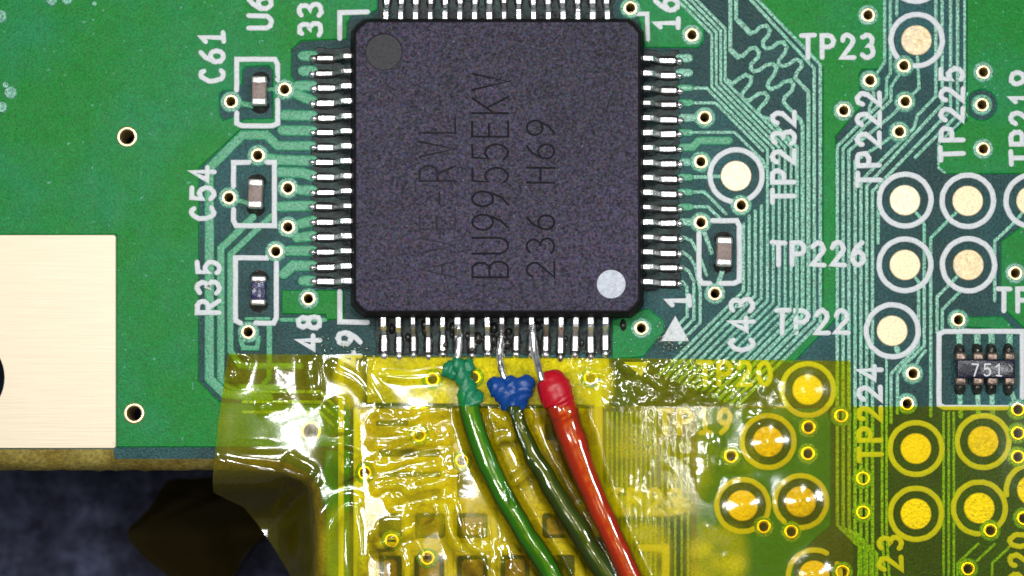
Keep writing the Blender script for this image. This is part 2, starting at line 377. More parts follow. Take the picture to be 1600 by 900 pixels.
region('underside', [push(p, 17, 0) for p in edge0] + far, [mount] + HOLE, -.715, 'fr4', board, skirt=0)
V_, F_ = lathe([(.678, .0), (.678, -.71)], 40); q = P(-60, 590); mesh_obj('screw_hole_wall', [(v[0] + q.x, v[1] + q.y, v[2]) for v in V_], F_, 'painted_shade', board)  # wall coloured near black for the shade down the hole
for i in range(2): F.append((b + i, b + i + 1, b + 4 + i, b + 3 + i))
fix(mesh_obj('substrate', V, F, 'fr4', board))

# copper pours under green mask
def far_in(c, r, poly): return all(inside(p, poly) for p in circle(c[0], c[1], r, 12))
def pour(poly, extra=(), z=.020, m='pour'):
    hl = [circle(x, y, 9.5, 18) for x, y in small if far_in((x, y), 12, poly) and not any(inside((x, y), e) for e in extra)] + [circle(x, y, 14, 20) for x, y in big if far_in((x, y), 16, poly)]
    return region('copper_pour', poly, hl + list(extra), z, m, board, 2.6)
rr = lambda x0, y0, x1, y1, c: [(x0 + c, y0), (x1 - c, y0), (x1, y0 + c), (x1, y1 - c), (x1 - c, y1), (x0 + c, y1), (x0, y1 - c), (x0, y0 + c)]
pour([(-120,-120),(588,-120),(588,14),(574,22),(548,22),(541,36),(541,60),(470,62),(454,76),(453,118),(461,129),(440,126),(438,98),(434,190),(430,199),(424,200),(376,200),(309,262),(308,596),(342,630),(400,634),(545,634),(545,697),(184,697),(184,365),(-120,365)],
     extra=[[(384,103),(420,101),(428,110),(428,186),(384,188),(376,192),(366,184),(348,190),(341,178),(341,146),(348,140),(368,140),(377,130),(377,110)]])
pour([(442,455),(536,455),(536,498),(512,498),(510,490),(442,489)])
pour([(1168,-120),(1380,-120),(1380,98),(1372,106),(1346,107),(1340,118),(1344,166),(1304,212),(1304,498),(1238,566),(1215,566),(1288,500),(1288,106),(1170,-12)])
pour([(1513,-120),(1760,-120),(1760,270),(1474,270),(1470,262),(1470,230),(1513,188)], extra=[circle(1534, 164, 26, 28)])
pour([(1566,378),(1602,352),(1760,352),(1760,560),(1620,530),(1566,478)])
pour([(1000,-120),(1030,-120),(1060,-8),(1098,40),(1099,62),(1090,73),(1009,73),(1000,30)])
pour([(958,502),(1012,484),(1036,502),(1036,516),(1004,556),(958,560)])
pour([(1503,497),(1566,496),(1582,512),(1576,513),(1505,509)])
# under the tape
pour([(575,560),(950,562),(950,632),(575,628)], m='pale')
pour([(556,640),(930,640),(930,930),(556,930)], extra=[rr(645,866,696,920,5), rr(712,866,764,920,5), rr(646,800,698,843,5), rr(712,800,764,843,5), rr(590,866,630,920,4), rr(860,865,900,920,4), rr(590,800,630,843,4), rr(590,700,690,716,3), rr(600,735,690,748,3), rr(712,735,740,780,4), rr(850,660,890,690,4), rr(780,865,830,920,5), rr(845,800,895,843,5), rr(585,655,640,668,3)], m='pale')
for sx0, sy0, sx1, sy1 in ((645,866,696,920),(712,866,764,920),(646,800,698,843),(712,800,764,843),(590,866,630,920),(780,865,830,920),(845,800,895,843)):
    region('solder_land', rr(sx0 + 11, sy0 + 10, sx1 - 11, sy1 - 9, 3), [], .02, 'fr4', board, 2)
pour([(1090,640),(1290,640),(1296,660),(1296,820),(1240,870),(1240,930),(1090,930)], extra=[circle(1200,690,38,28), circle(1160,790,38,28), circle(1251,784,38,28)])
pour([(510,705),(545,705),(545,930),(512,930),(512,800),(504,764)])

def painted_shade(x0, y0, x1, y1):  # dark sheet painted in for the shade under and between the leads
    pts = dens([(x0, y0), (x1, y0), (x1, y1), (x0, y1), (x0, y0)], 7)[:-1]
    region('lead_shade_sheet', [(x + random.uniform(-2.5, 2.5), y + random.uniform(-2.5, 2.5)) for x, y in pts], [], .006, 'painted_shade', board, 1.0)
painted_shade(488, 77, 552, 449); painted_shade(1002, 80, 1062, 452); painted_shade(588, 490, 958, 553); painted_shade(592, -40, 958, 34)
# big bare gold pad at the left edge with its screw hole
region('ground_pad', [(-120,368),(178,368),(180.5,370.5),(180.5,697),(178,699.5),(-120,699.5)], [mount], .022, 'goldbrush', board, 1.4)
# vias
def via_mesh(ro, ri): return raw_mesh('via', *lathe([(ro, 0), (ro - .006, .036), (ro - .022, .044), (ri + .018, .045), (ri + .004, .038), (ri, .0), (ri, -.70)], 26), 'viagold')
vm = via_mesh(.128, .064); vb = via_mesh(.172, .108)
halo = raw_mesh('mask_halo', *lathe([(.172, 0), (.162, .028), (.140, .039), (.11, .040)], 24), 'trace')
for x, y in small:
    o = place('via', vm, board, P(x, y)); place('mask_collar', halo, o, (0, 0, 0)).location = (0, 0, 0)
for x, y in big: place('via', vb, board, P(x, y))
# clearance ring round one via
px_ribbon('trace', circle(1534, 164, 28.5, 40), 4, .018, 'trace', board, closed=True)

tent = raw_mesh('tented_via', *lathe([(.105, 0), (.10, .024), (.088, .042), (.07, .048), (.045, .036), (.025, .024), (.008, .022)], 20, True), 'trace')
for x, y, k in ((17,145,1.0),(1,26,1.05),(81,1,.9),(105,-1,.9),(3,168,.9),(9,133,.5),(148,6,.35)): place('tented_via', tent, board, P(x, y) + Vector((0, 0, .014)), 0, (k, k, k))
# test points: gold disc + white ring
tp = [(1432,63),(1150,275),(1414,313),(1512,314),(1612,314),(1414,414),(1513,414),(1394,517),(1262,609),(1200,690),(1160,790),(1251,784),(1272,900),(1431,701),(1536,690),(1431,803),(1530,794),(1613,766),(1431,-38)]
tm = raw_mesh('test_pad', *lathe([(.245, 0), (.240, .014), (.228, .020), (.12, .0205), (.03, .021)], 36, True), 'gold', False)
gaps = {(1432,63): (96, 138), (1150,275): (60, 95), (1160,790): (28, 62), (1251,784): (95, 130), (1272,900): (-62, -28), (1530,794): (48, 92), (1613,766): (100, 170), (1512,314): None}
M['gold2'] = mat('gold_plating_pale', (.82, .69, .48), .40, metal=.45, grain=.2, gscale=26, bump=.7, bscale=18)
M['gold3'] = mat('gold_plating_worn', (.76, .60, .36), .50, metal=.5, grain=.22, gscale=20, bump=.8, bscale=13, col2=(.70, .58, .40), patch=(3, .45, .6))
tms = [tm] + [tm.copy(), tm.copy()]
for k, mm in ((1, 'gold2'), (2, 'gold3')): tms[k].materials.clear(); tms[k].materials.append(M[mm])
for c in tp:
    o = place('test_pad', random.choice(tms), board, P(*c), random.uniform(0, 6))
    g = gaps.get(c); r = 40.5 + random.uniform(-.4, .4)
    if g: pts = [(c[0] + r * math.cos(R(g[1] + (360 - g[1] + g[0]) * i / 44)), c[1] + r * math.sin(R(g[1] + (360 - g[1] + g[0]) * i / 44))) for i in range(45)]
    else: pts = circle(c[0], c[1], r, 48)
    pts = [(x + random.uniform(-.35, .35), y + random.uniform(-.35, .35)) for x, y in pts]
    q = [P(x, y) for x, y in pts]; ring = fix(mesh_obj('silkscreen_ring', *ribbon(q, .092, .034, 0, not g), 'silk', board)); L = Vector(o.location)
    ring.data.transform(Matrix.Rotation(-o.rotation_euler.z, 4, 'Z') @ Matrix.Translation(-L)); ring.parent = o

# traces ------------------------------------------------------------
def trim(p, q, wpx):                                             # stop a trace at the collar of the via it runs into
    for rad, lst in ((10, small), (14, big), (22.5, tp)):
        for c in lst:
            d = math.hypot(p[0] - c[0], p[1] - c[1])
            if d < rad + wpx / 2 + 1:
                e = math.hypot(q[0] - c[0], q[1] - c[1]); k = (rad + wpx / 2 + 1) / max(e, 1e-3)
                if k < 1: return (c[0] + (q[0] - c[0]) * k, c[1] + (q[1] - c[1]) * k)
    return p
def tr(pts, wpx=6.0, h=None):
    pts = list(pts); pts[0] = trim(pts[0], pts[1], wpx); pts[-1] = trim(pts[-1], pts[-2], wpx)
    return px_ribbon('trace', pts, wpx, h or random.uniform(.026, .030), 'trace', board)
yl = [87.5 + 23.43 * i for i in range(16)]; yr = [91 + 23.28 * i for i in range(16)]
xb = [599 + 23.15 * i for i in range(16)]; xt = [603 + 23.07 * i for i in range(16)]
Lw = 12
def trw(pts, wpx):
    o = tr(pts, wpx); o.data.materials.clear(); o.data.materials.append(M['tracewide']); return o
for i in (0, 1, 15): trw([(488, yl[i]), (474, yl[i])], 18)
trw([(488,yl[2]),(466,yl[2]),(452,138)], 18); trw([(488,yl[3]),(444,157)], 18); trw([(488,yl[4]),(444,180)], 18); trw([(488,yl[5]),(442,204)], 18)
trw([(488,yl[6]),(434,228),(416,211),(379,211),(327,263),(327,592),(350,615),(420,622)], 16)
trw([(488,yl[7]),(432,250),(410,246)], 18); trw([(488,yl[8]),(472,270),(436,269)], 18); trw([(488,yl[9]),(470,297),(455,294)], 18)
trw([(488,yl[10]),(438,323)], 18); trw([(488,yl[11]),(470,350),(456,354)], 18); trw([(488,yl[12]),(464,371),(452,360)], 18); trw([(488,yl[13]),(462,392),(440,393)], 18)
trw([(488,yl[14]),(458,415),(444,428)], 18)
trw([(395,340),(345,388),(345,590),(362,606),(440,606)], 13); trw([(424,338),(398,362),(360,398),(360,548),(376,572),(470,572)], 11)
trw([(395,320),(366,312)], 9); trw([(398,166),(372,164)], 10); trw([(440,144),(416,140)], 8)
trw([(376,530),(380,544),(402,544),(404,528)], 9); trw([(421,505),(421,590),(412,600)], 10); trw([(440,500),(508,500)], 8); trw([(385,498),(420,498)], 6)
# upper right: bundle, meanders, long verticals that turn at 45 degrees
def bend(x): return 505 - (1283 - x) * .414
def down(x): yb = bend(x); return [(x, yb), (x - 130, yb + 130)]
TW = 6.2
tr([(1172,-12),(1281.5,101)] + down(1281.5), TW); tr([(1162,-12),(1272,107)] + down(1272.5), TW)
Z1 = [(1150,-12),(1150,30),(1172,52),(1180,50),(1188,42),(1197,40),(1203,48),(1200,56),(1192,65),(1192,72),(1197,76),(1206,75),(1215,67),(1224,66),(1229,74),(1226,83),(1217,94),(1216,100),(1222,104),(1232,101),(1243,93),(1251,96),(1253,104),(1244,115),(1242,122),(1263,144)]
Z2 = [(1141,-12),(1141,78),(1152,88),(1160,88),(1172,76),(1180,75),(1186,82),(1184,90),(1174,100),(1173,107),(1178,112),(1186,110),(1197,102),(1207,100),(1213,106),(1211,114),(1201,128),(1199,135),(1204,140),(1215,136),(1225,128),(1235,126),(1240,133),(1237,142),(1226,152),(1224,160),(1236,173),(1250,187),(1254,196)]
Z3 = [(1133,124),(1145,131),(1155,123),(1165,117),(1174,121),(1173,130),(1162,143),(1158,150),(1163,157),(1171,157),(1185,147),(1195,145),(1200,152),(1196,160),(1186,170),(1184,177),(1190,183),(1201,186),(1245,230)]
tr(Z1 + down(1263), 7.2); tr(Z2 + down(1254), 7.2); tr(Z3 + down(1245), 7.2)
tr([(1155,34),(1172,52)], 9.5); tr([(1142,79),(1153,89)], 9.5)
for k in range(4):
    x = 1133 - 7 * k; xt_ = 1236 - 9.3 * k; c = (1133 - 7 * k) - (127 + 2.9 * k)
    tr([(x - 60, 45 + 2.9 * k - 60), (x, 45 + 2.9 * k), (x, 127 + 2.9 * k), (xt_, xt_ - c)] + down(xt_), TW - .6)
tr([(1066,yr[2]),(1104,138),(1199,233)] + down(1199), TW - .4)
tr([(1066,yr[3]),(1118,161),(1192,236)], TW - .6); tr([(1066,yr[5]),(1148,207),(1192,251),(1196,262)], TW - .6)
for x, y in ((1189.5,322),(1180,330),(1170.5,338),(1161.5,350)): tr([(x, y)] + down(x), TW)
for i in (0, 1): tr([(1062, yr[i]), (1076, yr[i])], 14)
tr([(1066,yr[4]),(1082,184),(1094,184)], 13); trw([(1066,yr[6]),(1082,230),(1092,220),(1138,220)], 14); tr([(1066,yr[7]),(1090,253)], 13)
tr([(1066,yr[8]),(1100,277),(1114,276),(1128,268)], 7); tr([(1066,yr[9]),(1100,300),(1134,334)], TW); tr([(1066,yr[10]),(1106,323),(1128,345)], TW); tr([(1066,yr[11]),(1090,348)], 13)
for i in (2, 3, 5, 8, 9, 10): trw([(1064, yr[i]), (1078, yr[i])], 12)
tr([(1066,yr[12]),(1080,376),(1092,398),(1104,430)], 6); tr([(1066,yr[13]),(1078,402),(1086,416),(1094,455),(1094,504),(1062,536)], 6); tr([(1066,yr[14]),(1076,424),(1084,440),(1084,499),(1054,529)], 6); tr([(1066,yr[15]),(1073,448),(1074,494),(1050,518)], 6)
tr([(1128,425),(1120,452)], 9); tr([(1112,395),(1100,360)], 8)
# centre right bundle
bx = [1308 + 9.2 * j for j in range(8)]
def btail(j): return [(bx[j], 820 + 3.8 * j), (bx[j] + 34, 854 + 3.8 * j), (bx[j] + 34, 930)] if j < 4 else [(bx[j], 930)]
tr([(1391,-12),(1391,116),(1385,123),(1385,152),(1308,229)] + btail(0), TW); tr([(1405,116),(1392,136),(1392,157),(1317,232)] + btail(1), TW)
tr([(1408,165),(1396,178),(1326,236)] + btail(2), TW); tr([(1398,212),(1336,252)] + btail(3), TW)
tr([(1462,-12),(1462,151),(1433,181),(1428,200),(1365,263),(1345,283)] + btail(4), TW); tr([(1472,-12),(1472,163),(1354,291)] + btail(5), TW)
tr([(1485,-12),(1485,173),(1363,299)] + btail(6), TW); tr([(1496,-12),(1496,180),(1430,246)], TW); tr([(1372,300),(1372,380)], TW); tr([(1507,-12),(1507,184),(1466,225),(1466,262),(1476,270)], 5)
tr([(1382,-12),(1382,98),(1372,112),(1362,122)], TW); tr([(1401,-12),(1401,24)], TW); tr([(1401,100),(1401,122)], 5)
tr([(1436,86),(1436,138),(1420,156)], 6); tr([(1366,132),(1366,150),(1358,168),(1358,182)], 6)
tr([(1420,330),(1441,344),(1444,352),(1444,540),(1408,576),(1402,584),(1402,645)], TW); tr([(1500,322),(1482,344),(1454,372),(1454,650)], TW)
tr([(1425,428),(1435,440),(1435,540),(1392,584),(1392,660)], TW); tr([(1502,422),(1486,442),(1464,464),(1464,520)], TW); tr([(1500,456),(1472,484),(1472,520)], TW)
tr([(1604,322),(1588,345),(1554,377),(1554,470)], TW); tr([(1394,535),(1402,548)], 10); tr([(1426,580),(1436,560),(1446,548)], 6)
for x in (1497, 1525, 1547, 1575): tr([(x + 2, 522), (x + 2, 545)], 11); tr([(x + 2, 605), (x + 4 , 650)], 9)
# under the tape
for x in (1474, 1482, 1490): tr([(x, 645), (x, 930)], 5)
for x in (1385, 1378): tr([(x, 560 if x == 1385 else 640), (x, 640), (x, 830), (x + 6, 930)], 5)
for k in range(11): tr([(949 + 7.5 * k, 645), (949 + 7.5 * k, 930)], 4.2)
for k in range(5): tr([(1035 + 10 * k, 690), (1035 + 10 * k, 930)], 4.5)
for x in (1536, 1590, 1562): tr([(x - 8, 850), (x - 40, 880), (x - 40, 930)], 5)
for k in range(3): tr([(380, 590 + 16 * k + 22), (500, 590 + 16 * k + 22), (520, 600 + 16 * k + 32)], 6)

# silkscreen ----------------------------------------------------------
D = 'printed_designator'
for s, x, y, adv, up in (('C61',349,127,29.5,1),('U6',424,44,29,1),('33',502,55,29.5,1),('C54',334,342,30,1),('R35',343,489,30.5,1),('48',500,545,32,1),('49',563,570,32,1),('16',1059,46,29.5,1),
        ('TP232',1241,316,30.5,1),('1',1077,479,30,1),('C43',1176,547,30.5,1),('TP222',1374,290,31.5,1),('TP225',1504,250,31,1),('TP219',1614,256,31,1),('TP224',1376,720,32,1),('23',1408,890,32,1),('220',1612,915,30.5,1),
        ('TP226',1207,414,31,0),('TP22',1213,520,31,0),('TP23',1253,90,31,0),('TP2',1559,486,31,0),('TP20',1092,601,31,0),('TP19',1030,676,31,0),('TP23',952,800,31,0)):
    text(D, s, x, y, adv, 18.5, 34.5, up, board, sw=8.8)
def rect(x0, y0, x1, y1, wpx=9.0):
    pts = dens([(x0, y0), (x1, y0), (x1, y1), (x0, y1), (x0, y0)], 4)[:-1]
    clr = [any(math.hypot(x - c[0], y - c[1]) < 17.5 for c in small) for x, y in pts]
    if any(clr):                                                # the ink stops at the via collars
        k = clr.index(True); pts = pts[k:] + pts[:k]; clr = clr[k:] + clr[:k]; runs = [[]]
        for p, c in zip(pts, clr):
            if c: runs.append([])
            else: runs[-1].append(p)
        runs = [r_ for r_ in runs if len(r_) > 3]
    else: runs = [pts]
    V, F = [], []
    for r_ in runs:
        ribbon([P(x, y) for x, y in [(x + random.uniform(-.25, .25), y + random.uniform(-.25, .25)) for x, y in r_[::3] + ([r_[-1]] if any(clr) else [])]], wpx * .01, .035, 0, not any(clr), True, V, F)
    return fix(mesh_obj('component_outline', V, F, 'silk', board))
rect(370,93,434,197); rect(365,254,429,353); rect(368,403,432,505); rect(1092,345,1155,443); rect(1467,518,1597,637)
S = lambda pts, wpx=9: px_ribbon('corner_mark', pts, wpx, random.uniform(.030, .038), 'silk', board)
S([(531,60),(531,20),(574,19)]); S([(531,456),(531,503),(574,504)]); S([(985,22),(1011,22),(1012,62)], 8)
S([(533,558),(533,930)], 10); S([(556,640),(556,930)], 8); S([(935,570),(935,832)], 14); S([(585,584),(662,584)], 12); S([(653,590),(653,628)], 11); S([(575,854),(905,856)], 15); S([(637,785),(637,930)], 11); S([(704,785),(704,930)], 11); S([(772,800),(772,930)], 11); S([(900,700),(930,700)], 9); S([(845,792),(930,792)], 12); S([(910,856),(910,930)], 12); S([(1000,856),(1040,856),(1040,930)], 12)
region('pin_one_triangle', [(1055,494),(1076,533),(1033,533)], [], .034, 'silk', board, 1.5)
region('pin_one_triangle', [(975,566),(1012,566),(1002,588)], [], .034, 'silk', board, 1.5)

# ================================================================== LARGE MICROCHIP
ZB, ZM, ZT = .05, .30, .56
chip = thing('microchip', 'large square black microchip with white dot and dark lettering in the middle', 'microchip', P(777, 263, 0))
def octo(x0, y0, x1, y1, c):
    pts = []
    for cx, cy, a in ((x1, y1, 0), (x0, y1, 90), (x0, y0, 180), (x1, y0, 270)):
        sx = 1 if cx == x1 else -1; sy = 1 if cy == y1 else -1
        A = (cx, cy - sy * c); B = (cx - sx * c, cy)
        seq = [A, B] if (sx * sy > 0) else [B, A]
        (ax, ay), (bx_, by) = seq
        for t in (0, .12, .5, .88, 1):
            q = .10 * c * 4 * t * (1 - t); pts.append((ax + (bx_ - ax) * t + sx * q * .7, ay + (by - ay) * t + sy * q * .7))
    return pts
def loopz(ins, z, c): return [tuple(P(x, y, ZM).to_2d()) + (z,) for x, y in octo(548 + ins, 29 + ins, 1006 - ins, 497 - ins, c)]
lev = [(7, ZB, 19), (0.5, ZM - .015, 21), (0, ZM, 21), (0.5, ZM + .015, 21), (6.0, ZT - .03, 19), (7.6, ZT - .008, 18.5), (10.5, ZT, 17.5)]
V, F = [], []
for ins, z, c in lev: V += loopz(ins, z, c)
n = 20
for k in range(len(lev) - 1):
    for i in range(n): F.append((k * n + i, k * n + (i + 1) % n, (k + 1) * n + (i + 1) % n, (k + 1) * n + i))
F.append(list(range(n)))
body = fix(mesh_obj('body', V, F, 'chipside', chip, smooth=False))
# top face with the moulded dimple cut out
tl = [Vector(v[:2]) for v in V[-n:]]
dc = P(600, 81, ZT); dr = .295
hl = [Vector((dc.x + dr * math.cos(2 * math.pi * i / 36), dc.y + dr * math.sin(2 * math.pi * i / 36))) for i in range(36)]
r = delaunay_2d_cdt(tl + hl, [(i, (i + 1) % n) for i in range(n)] + [(n + i, n + (i + 1) % 36) for i in range(36)], [], 2, 1e-5)
fix(mesh_obj('top_face', [(v.x, v.y, ZT) for v in r[0]], [list(f) for f in r[2] if (sum((r[0][i] for i in f), Vector((0, 0))) / len(f) - dc.to_2d()).length > dr * .985 or max((r[0][i] - dc.to_2d()).length for i in f) > dr * 1.02], 'chip', chip, smooth=False))
V, F = lathe([(dr, 0), (dr - .006, -.03), (dr - .02, -.036), (.15, -.036), (.02, -.036)], 36, True)
fix(mesh_obj('mould_dimple', [(v[0] + dc.x, v[1] + dc.y, v[2] + ZT) for v in V], F, 'chipdimple', chip, smooth=False))
V, F = lathe([(.222, 0), (.220, .006), (.210, .009), (.02, .009)], 40, True); dc = P(955, 444, ZT)
fix(mesh_obj('marker_dot', [(v[0] + dc.x, v[1] + dc.y, v[2] + ZT + .001) for v in V], F, 'dot', chip, smooth=False))
kw = dict(z0=ZT + .001, zp=ZT, h=.004, wob=.3)
text('marking', 'BU9955EKV', 794, 433, 36.6, 25, 56, 1, chip, m='ink', sw=3.3, **kw)
text('marking', '236 H69', 866, 433, 36.9, 24, 43, 1, chip, m='ink', sw=3.3, **kw)
text('marking', '   -RVL', 711, 433, 37.6, 24, 55, 1, chip, m='inkfaint', sw=3.3, **kw)
mk = text('marking', 'AVE', 711, 433, 37.6, 24, 55, 1, chip, m='inkgone', sw=3.0, **kw); mk['label'] = 'almost worn away letters'
# leads: local +x points out from the body
def sweep(path, wd, th):
    V, F = [], []
    nrm = []
    for i, p in enumerate(path):
        a = Vector(path[max(0, i - 1)]); b = Vector(path[min(len(path) - 1, i + 1)]); d = (b - a).normalized(); nrm.append(Vector((-d.y, d.x)))
    for (x, z), nn, in zip(path, nrm):
        for s, t in ((-1, -1), (-1, .6), (-.7, 1), (.7, 1), (1, .6), (1, -1)):
            V.append((x + nn.x * t * th / 2, s * wd / 2, z + nn.y * t * th / 2))
    k = 6
    for i in range(len(path) - 1):
        for t in range(k): F.append((i * k + t, i * k + (t + 1) % k, (i + 1) * k + (t + 1) % k, (i + 1) * k + t))
    F.append(list(range(k))); F.append([(len(path) - 1) * k + t for t in range(k)]); return V, F
path = [(-.05, ZM), (.10, ZM), (.135, ZM - .008), (.16, ZM - .04), (.245, .105), (.265, .072), (.30, .058), (.535, .054)]
leadm = []
for w_, mm in ((.086, 'tin'), (.092, 'tin'), (.088, 'tinshiny'), (.086, 'tinshiny'), (.094, 'tin'), (.080, 'tindull')):
    pj = [(x + random.uniform(-.006, .006), z + (random.uniform(-.006, .006) if 0 < i < 7 else 0)) for i, (x, z) in enumerate(path)]
    leadm.append(raw_mesh('lead', *sweep(pj, w_, .045), mm, False))
def fillet():
    V, F = dome(.075, .062, .075, 14, 5, .2); V = [(x + .605, y, z + .004) for x, y, z in V]
    return V, F
def padshape():
    V, F = dome(.25, .085, .052, 18, 5, .10); return [(x + .43, y, z + .002) for x, y, z in V], F
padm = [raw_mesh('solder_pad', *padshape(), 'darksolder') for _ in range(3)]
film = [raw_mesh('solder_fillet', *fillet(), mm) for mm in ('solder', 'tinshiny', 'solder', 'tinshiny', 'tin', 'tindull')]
def lead(px, py, rz, sc_=1.0, dull=False):
    q = P(px, py, ZM); o = place('lead', leadm[5] if dull else random.choice(leadm), chip, (q.x, q.y, 0), rz + random.uniform(-.02, .02), (sc_ * random.uniform(.97, 1.03), random.uniform(.92, 1.08), 1))
    f = bpy.data.objects.new('solder_fillet', random.choice(film)); C.objects.link(f); f.parent = o; f.scale = (1, random.uniform(.88, 1.1), random.uniform(.8, 1.2))
    g = bpy.data.objects.new('solder_pad', random.choice(padm)); C.objects.link(g); g.parent = o
for y in yl: lead(548, y, math.pi)
for y in yr: lead(1006, y, 0, .97)
for i, x in enumerate(xb): lead(x, 497, -math.pi / 2, random.uniform(.90, .97), i in (2, 3, 6, 8, 9, 11))
V, F = [], []
for _ in range(34):                                              # burnt flux between the reworked legs
    q = P(random.gauss(770, 80), random.uniform(505, 548)); rx = random.uniform(.03, .07); dV, dF = dome(rx, rx * random.uniform(.8, 1.9), rx * 1.3, 10, 4, .3); b = len(V)
    V += [(q.x + v[0], q.y + v[1], v[2] + .006) for v in dV]; F += [tuple(b + i for i in f) for f in dF]
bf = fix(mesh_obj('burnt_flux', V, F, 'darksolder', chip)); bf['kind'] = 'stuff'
for x in xt: lead(x, 29, math.pi / 2, .94)

# ================================================================== SMALL PARTS
def chip_part(name, cx, cy, wpx, lpx, h, rot, label, cat, bodym, endm, capfrac=.27, fil=True, bodyname='body'):
    t = thing(name, label, cat, P(cx, cy, 0)); L = Vector(t.location); rm = Matrix.Rotation(rot, 4, 'Z')
    W, Ln = wpx * .01, lpx * .01; ce = Ln * capfrac
    def put(nm, VF, m, sm=True):
        return fix(mesh_obj(nm, [rm @ Vector(v) + L for v in VF[0]], VF[1], m, t, sm))
    V, F = rbox(W * .97, Ln - ce * 1.2, .03, h - .012, .02); put(bodyname, (V, F), bodym)
    for s in (-1, 1):
        V, F = rbox(W, ce, .025, h, .032, 3); put('end_cap', ([(x + random.uniform(-.004, .004), y + s * (Ln - ce) / 2, z) for x, y, z in V], F), endm)
        if fil:
            V, F = [], []
            n = 22; k = 5
            for i in range(k + 1):
                u = i / k; ex = W / 2 * (.86 + .42 * u); ey = .02 + .13 * u; z = h * .62 * (1 - u) ** 1.9 + .004
                for j in range(n):
                    a = math.pi * j / (n - 1); V.append((ex * math.cos(a) * (1 + random.uniform(-.03, .03)), s * (Ln / 2 - .045 + ey * math.sin(a) ** .8 * (1 + random.uniform(-.05, .05))), z))
            for i in range(k):
                for j in range(n - 1): F.append((i * n + j, i * n + j + 1, (i + 1) * n + j + 1, (i + 1) * n + j))
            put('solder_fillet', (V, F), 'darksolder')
    return t
chip_part('capacitor', 407, 145, 23, 46, .26, 0, 'small brown capacitor in the white outline beside the letters C61', 'capacitor', 'capbody', 'capend')
chip_part('capacitor', 401, 305, 23, 46, .26, R(-2), 'small brown capacitor in the white outline beside the letters C54', 'capacitor', 'capbody', 'capend')
chip_part('capacitor', 1130, 395, 24, 46, .26, R(-2), 'small grey brown capacitor in the white outline above the letters C43', 'capacitor', 'capbody', 'capend')
chip_part('resistor', 405, 455, 23, 46, .17, R(-1), 'small blue black resistor in the white outline beside the letters R35', 'resistor', 'resbody', 'capend', .22)
t = thing('resistor_array', 'dark eight legged resistor array printed 751 in white outline at right edge', 'resistor array', P(1537, 577, 0)); L = Vector(t.location)
V, F = rbox(.90, .30, .05, .21, .03, 3); fix(mesh_obj('body', [Vector(v) + L for v in V], F, 'arrbody', t))
text('marking', '751', 1519, 587, 18.5, 10, 18, 0, t, m='silk', sw=2.6, h=.004, z0=.211, zp=.21, wob=.4)
for s in (-1, 1):
    for x in (1499, 1526, 1548, 1575):
        V, F = rbox(.17, .13, .03, .19, .03, 2); q = P(x, 577 - s * 19, 0)
        o = fix(mesh_obj('terminal', [Vector((v[0] + q.x, v[1] + q.y, v[2])) for v in V], F, 'arrterm', t))
        V, F = dome(.085, .12, .13, 14, 5, .15); q = P(x, 577 - s * 29, 0)
        fix(mesh_obj('solder_fillet', [Vector((v[0] + q.x, v[1] + q.y, v[2] + .003)) for v in V], F, 'darksolder', o))

# ================================================================== WIRES
def crom(pts, n=6):
    out = []; p = [pts[0]] + list(pts) + [pts[-1]]
    for i in range(1, len(p) - 2):
        a, b, c, d = (np.array(p[i + k], float) for k in (-1, 0, 1, 2))
        for s in range(n):
            u = s / n; out.append(.5 * (2 * b + (c - a) * u + (2 * a - 5 * b + 4 * c - d) * u * u + (3 * b - a - 3 * c + d) * u ** 3))
    out.append(np.array(pts[-1], float)); return out
def tube(name, pts, m, parent, flat=.85, n=18, rough=.0, sub=6):
    """pts: px, py, radius px, height of the axis"""
    pp = crom(pts, sub); V, F = [], []; ctr = [P(p[0], p[1], 0) + Vector((0, 0, p[3])) for p in pp]
    for i, c in enumerate(ctr):
        d = (ctr[min(i + 1, len(ctr) - 1)] - ctr[max(i - 1, 0)]).normalized(); sd = d.cross(Vector((0, 0, 1))).normalized(); upv = sd.cross(d)
        for j in range(n):
            a = 2 * math.pi * j / n; r = max(.002, pp[i][2] * .01) * (1 + rough * math.sin(3 * a + i * .9) + rough * random.uniform(-.5, .5))
            V.append(c + sd * (r * math.cos(a)) + upv * (r * flat * math.sin(a)))
    for i in range(len(ctr) - 1):
        for j in range(n): F.append((i * n + j, i * n + (j + 1) % n, (i + 1) * n + (j + 1) % n, (i + 1) * n + j))
    F.append(list(range(n))); F.append([(len(ctr) - 1) * n + j for j in range(n)])
    return fix(mesh_obj(name, V, F, m, parent))
def kink(path, j=.9, rj=.03):
    q = crom(path, 3); return [q[0]] + [np.array((p[0] + random.uniform(-j, j), p[1] + random.uniform(-j, j), p[2] * (1 + random.uniform(-rj, rj)), p[3])) for p in q[1:-1]] + [q[-1]]
T1 = .075                                                        # top of the first tape
gw = thing('wire', 'green wire soldered to a microchip leg and running down under tape', 'wire', P(735, 640, T1), 'wires soldered to the microchip')
V, F = dome(.075, .13, .15, 16, 6, .18); q = P(717, 538); fix(mesh_obj('solder_joint', [(v[0] + q.x, v[1] + q.y, v[2] + .01) for v in V], F, 'solder', gw))
gpath = [(728,612,15,.22),(737,650,16,.24),(755,705,16,.24),(782,765,16,.24),(813,820,16,.24),(845,870,16,.24),(876,925,16,.24)]
gpath = kink(gpath)
tube('insulation', gpath, 'wgreen', gw, rough=.02)
tube('melted_sleeve', [(712,560,5,.16),(716,568,9,.20),(722,585,11,.22),(728,600,13,.24),(734,616,16.5,.245),(742,634,17,.25)], 'wgreentip', gw, .8, rough=.16)
tube('melted_sleeve', [(694,573,3,.12),(699,575,12,.16),(706,582,12,.17),(716,588,7,.18)], 'wgreentip', gw, .6, rough=.2)
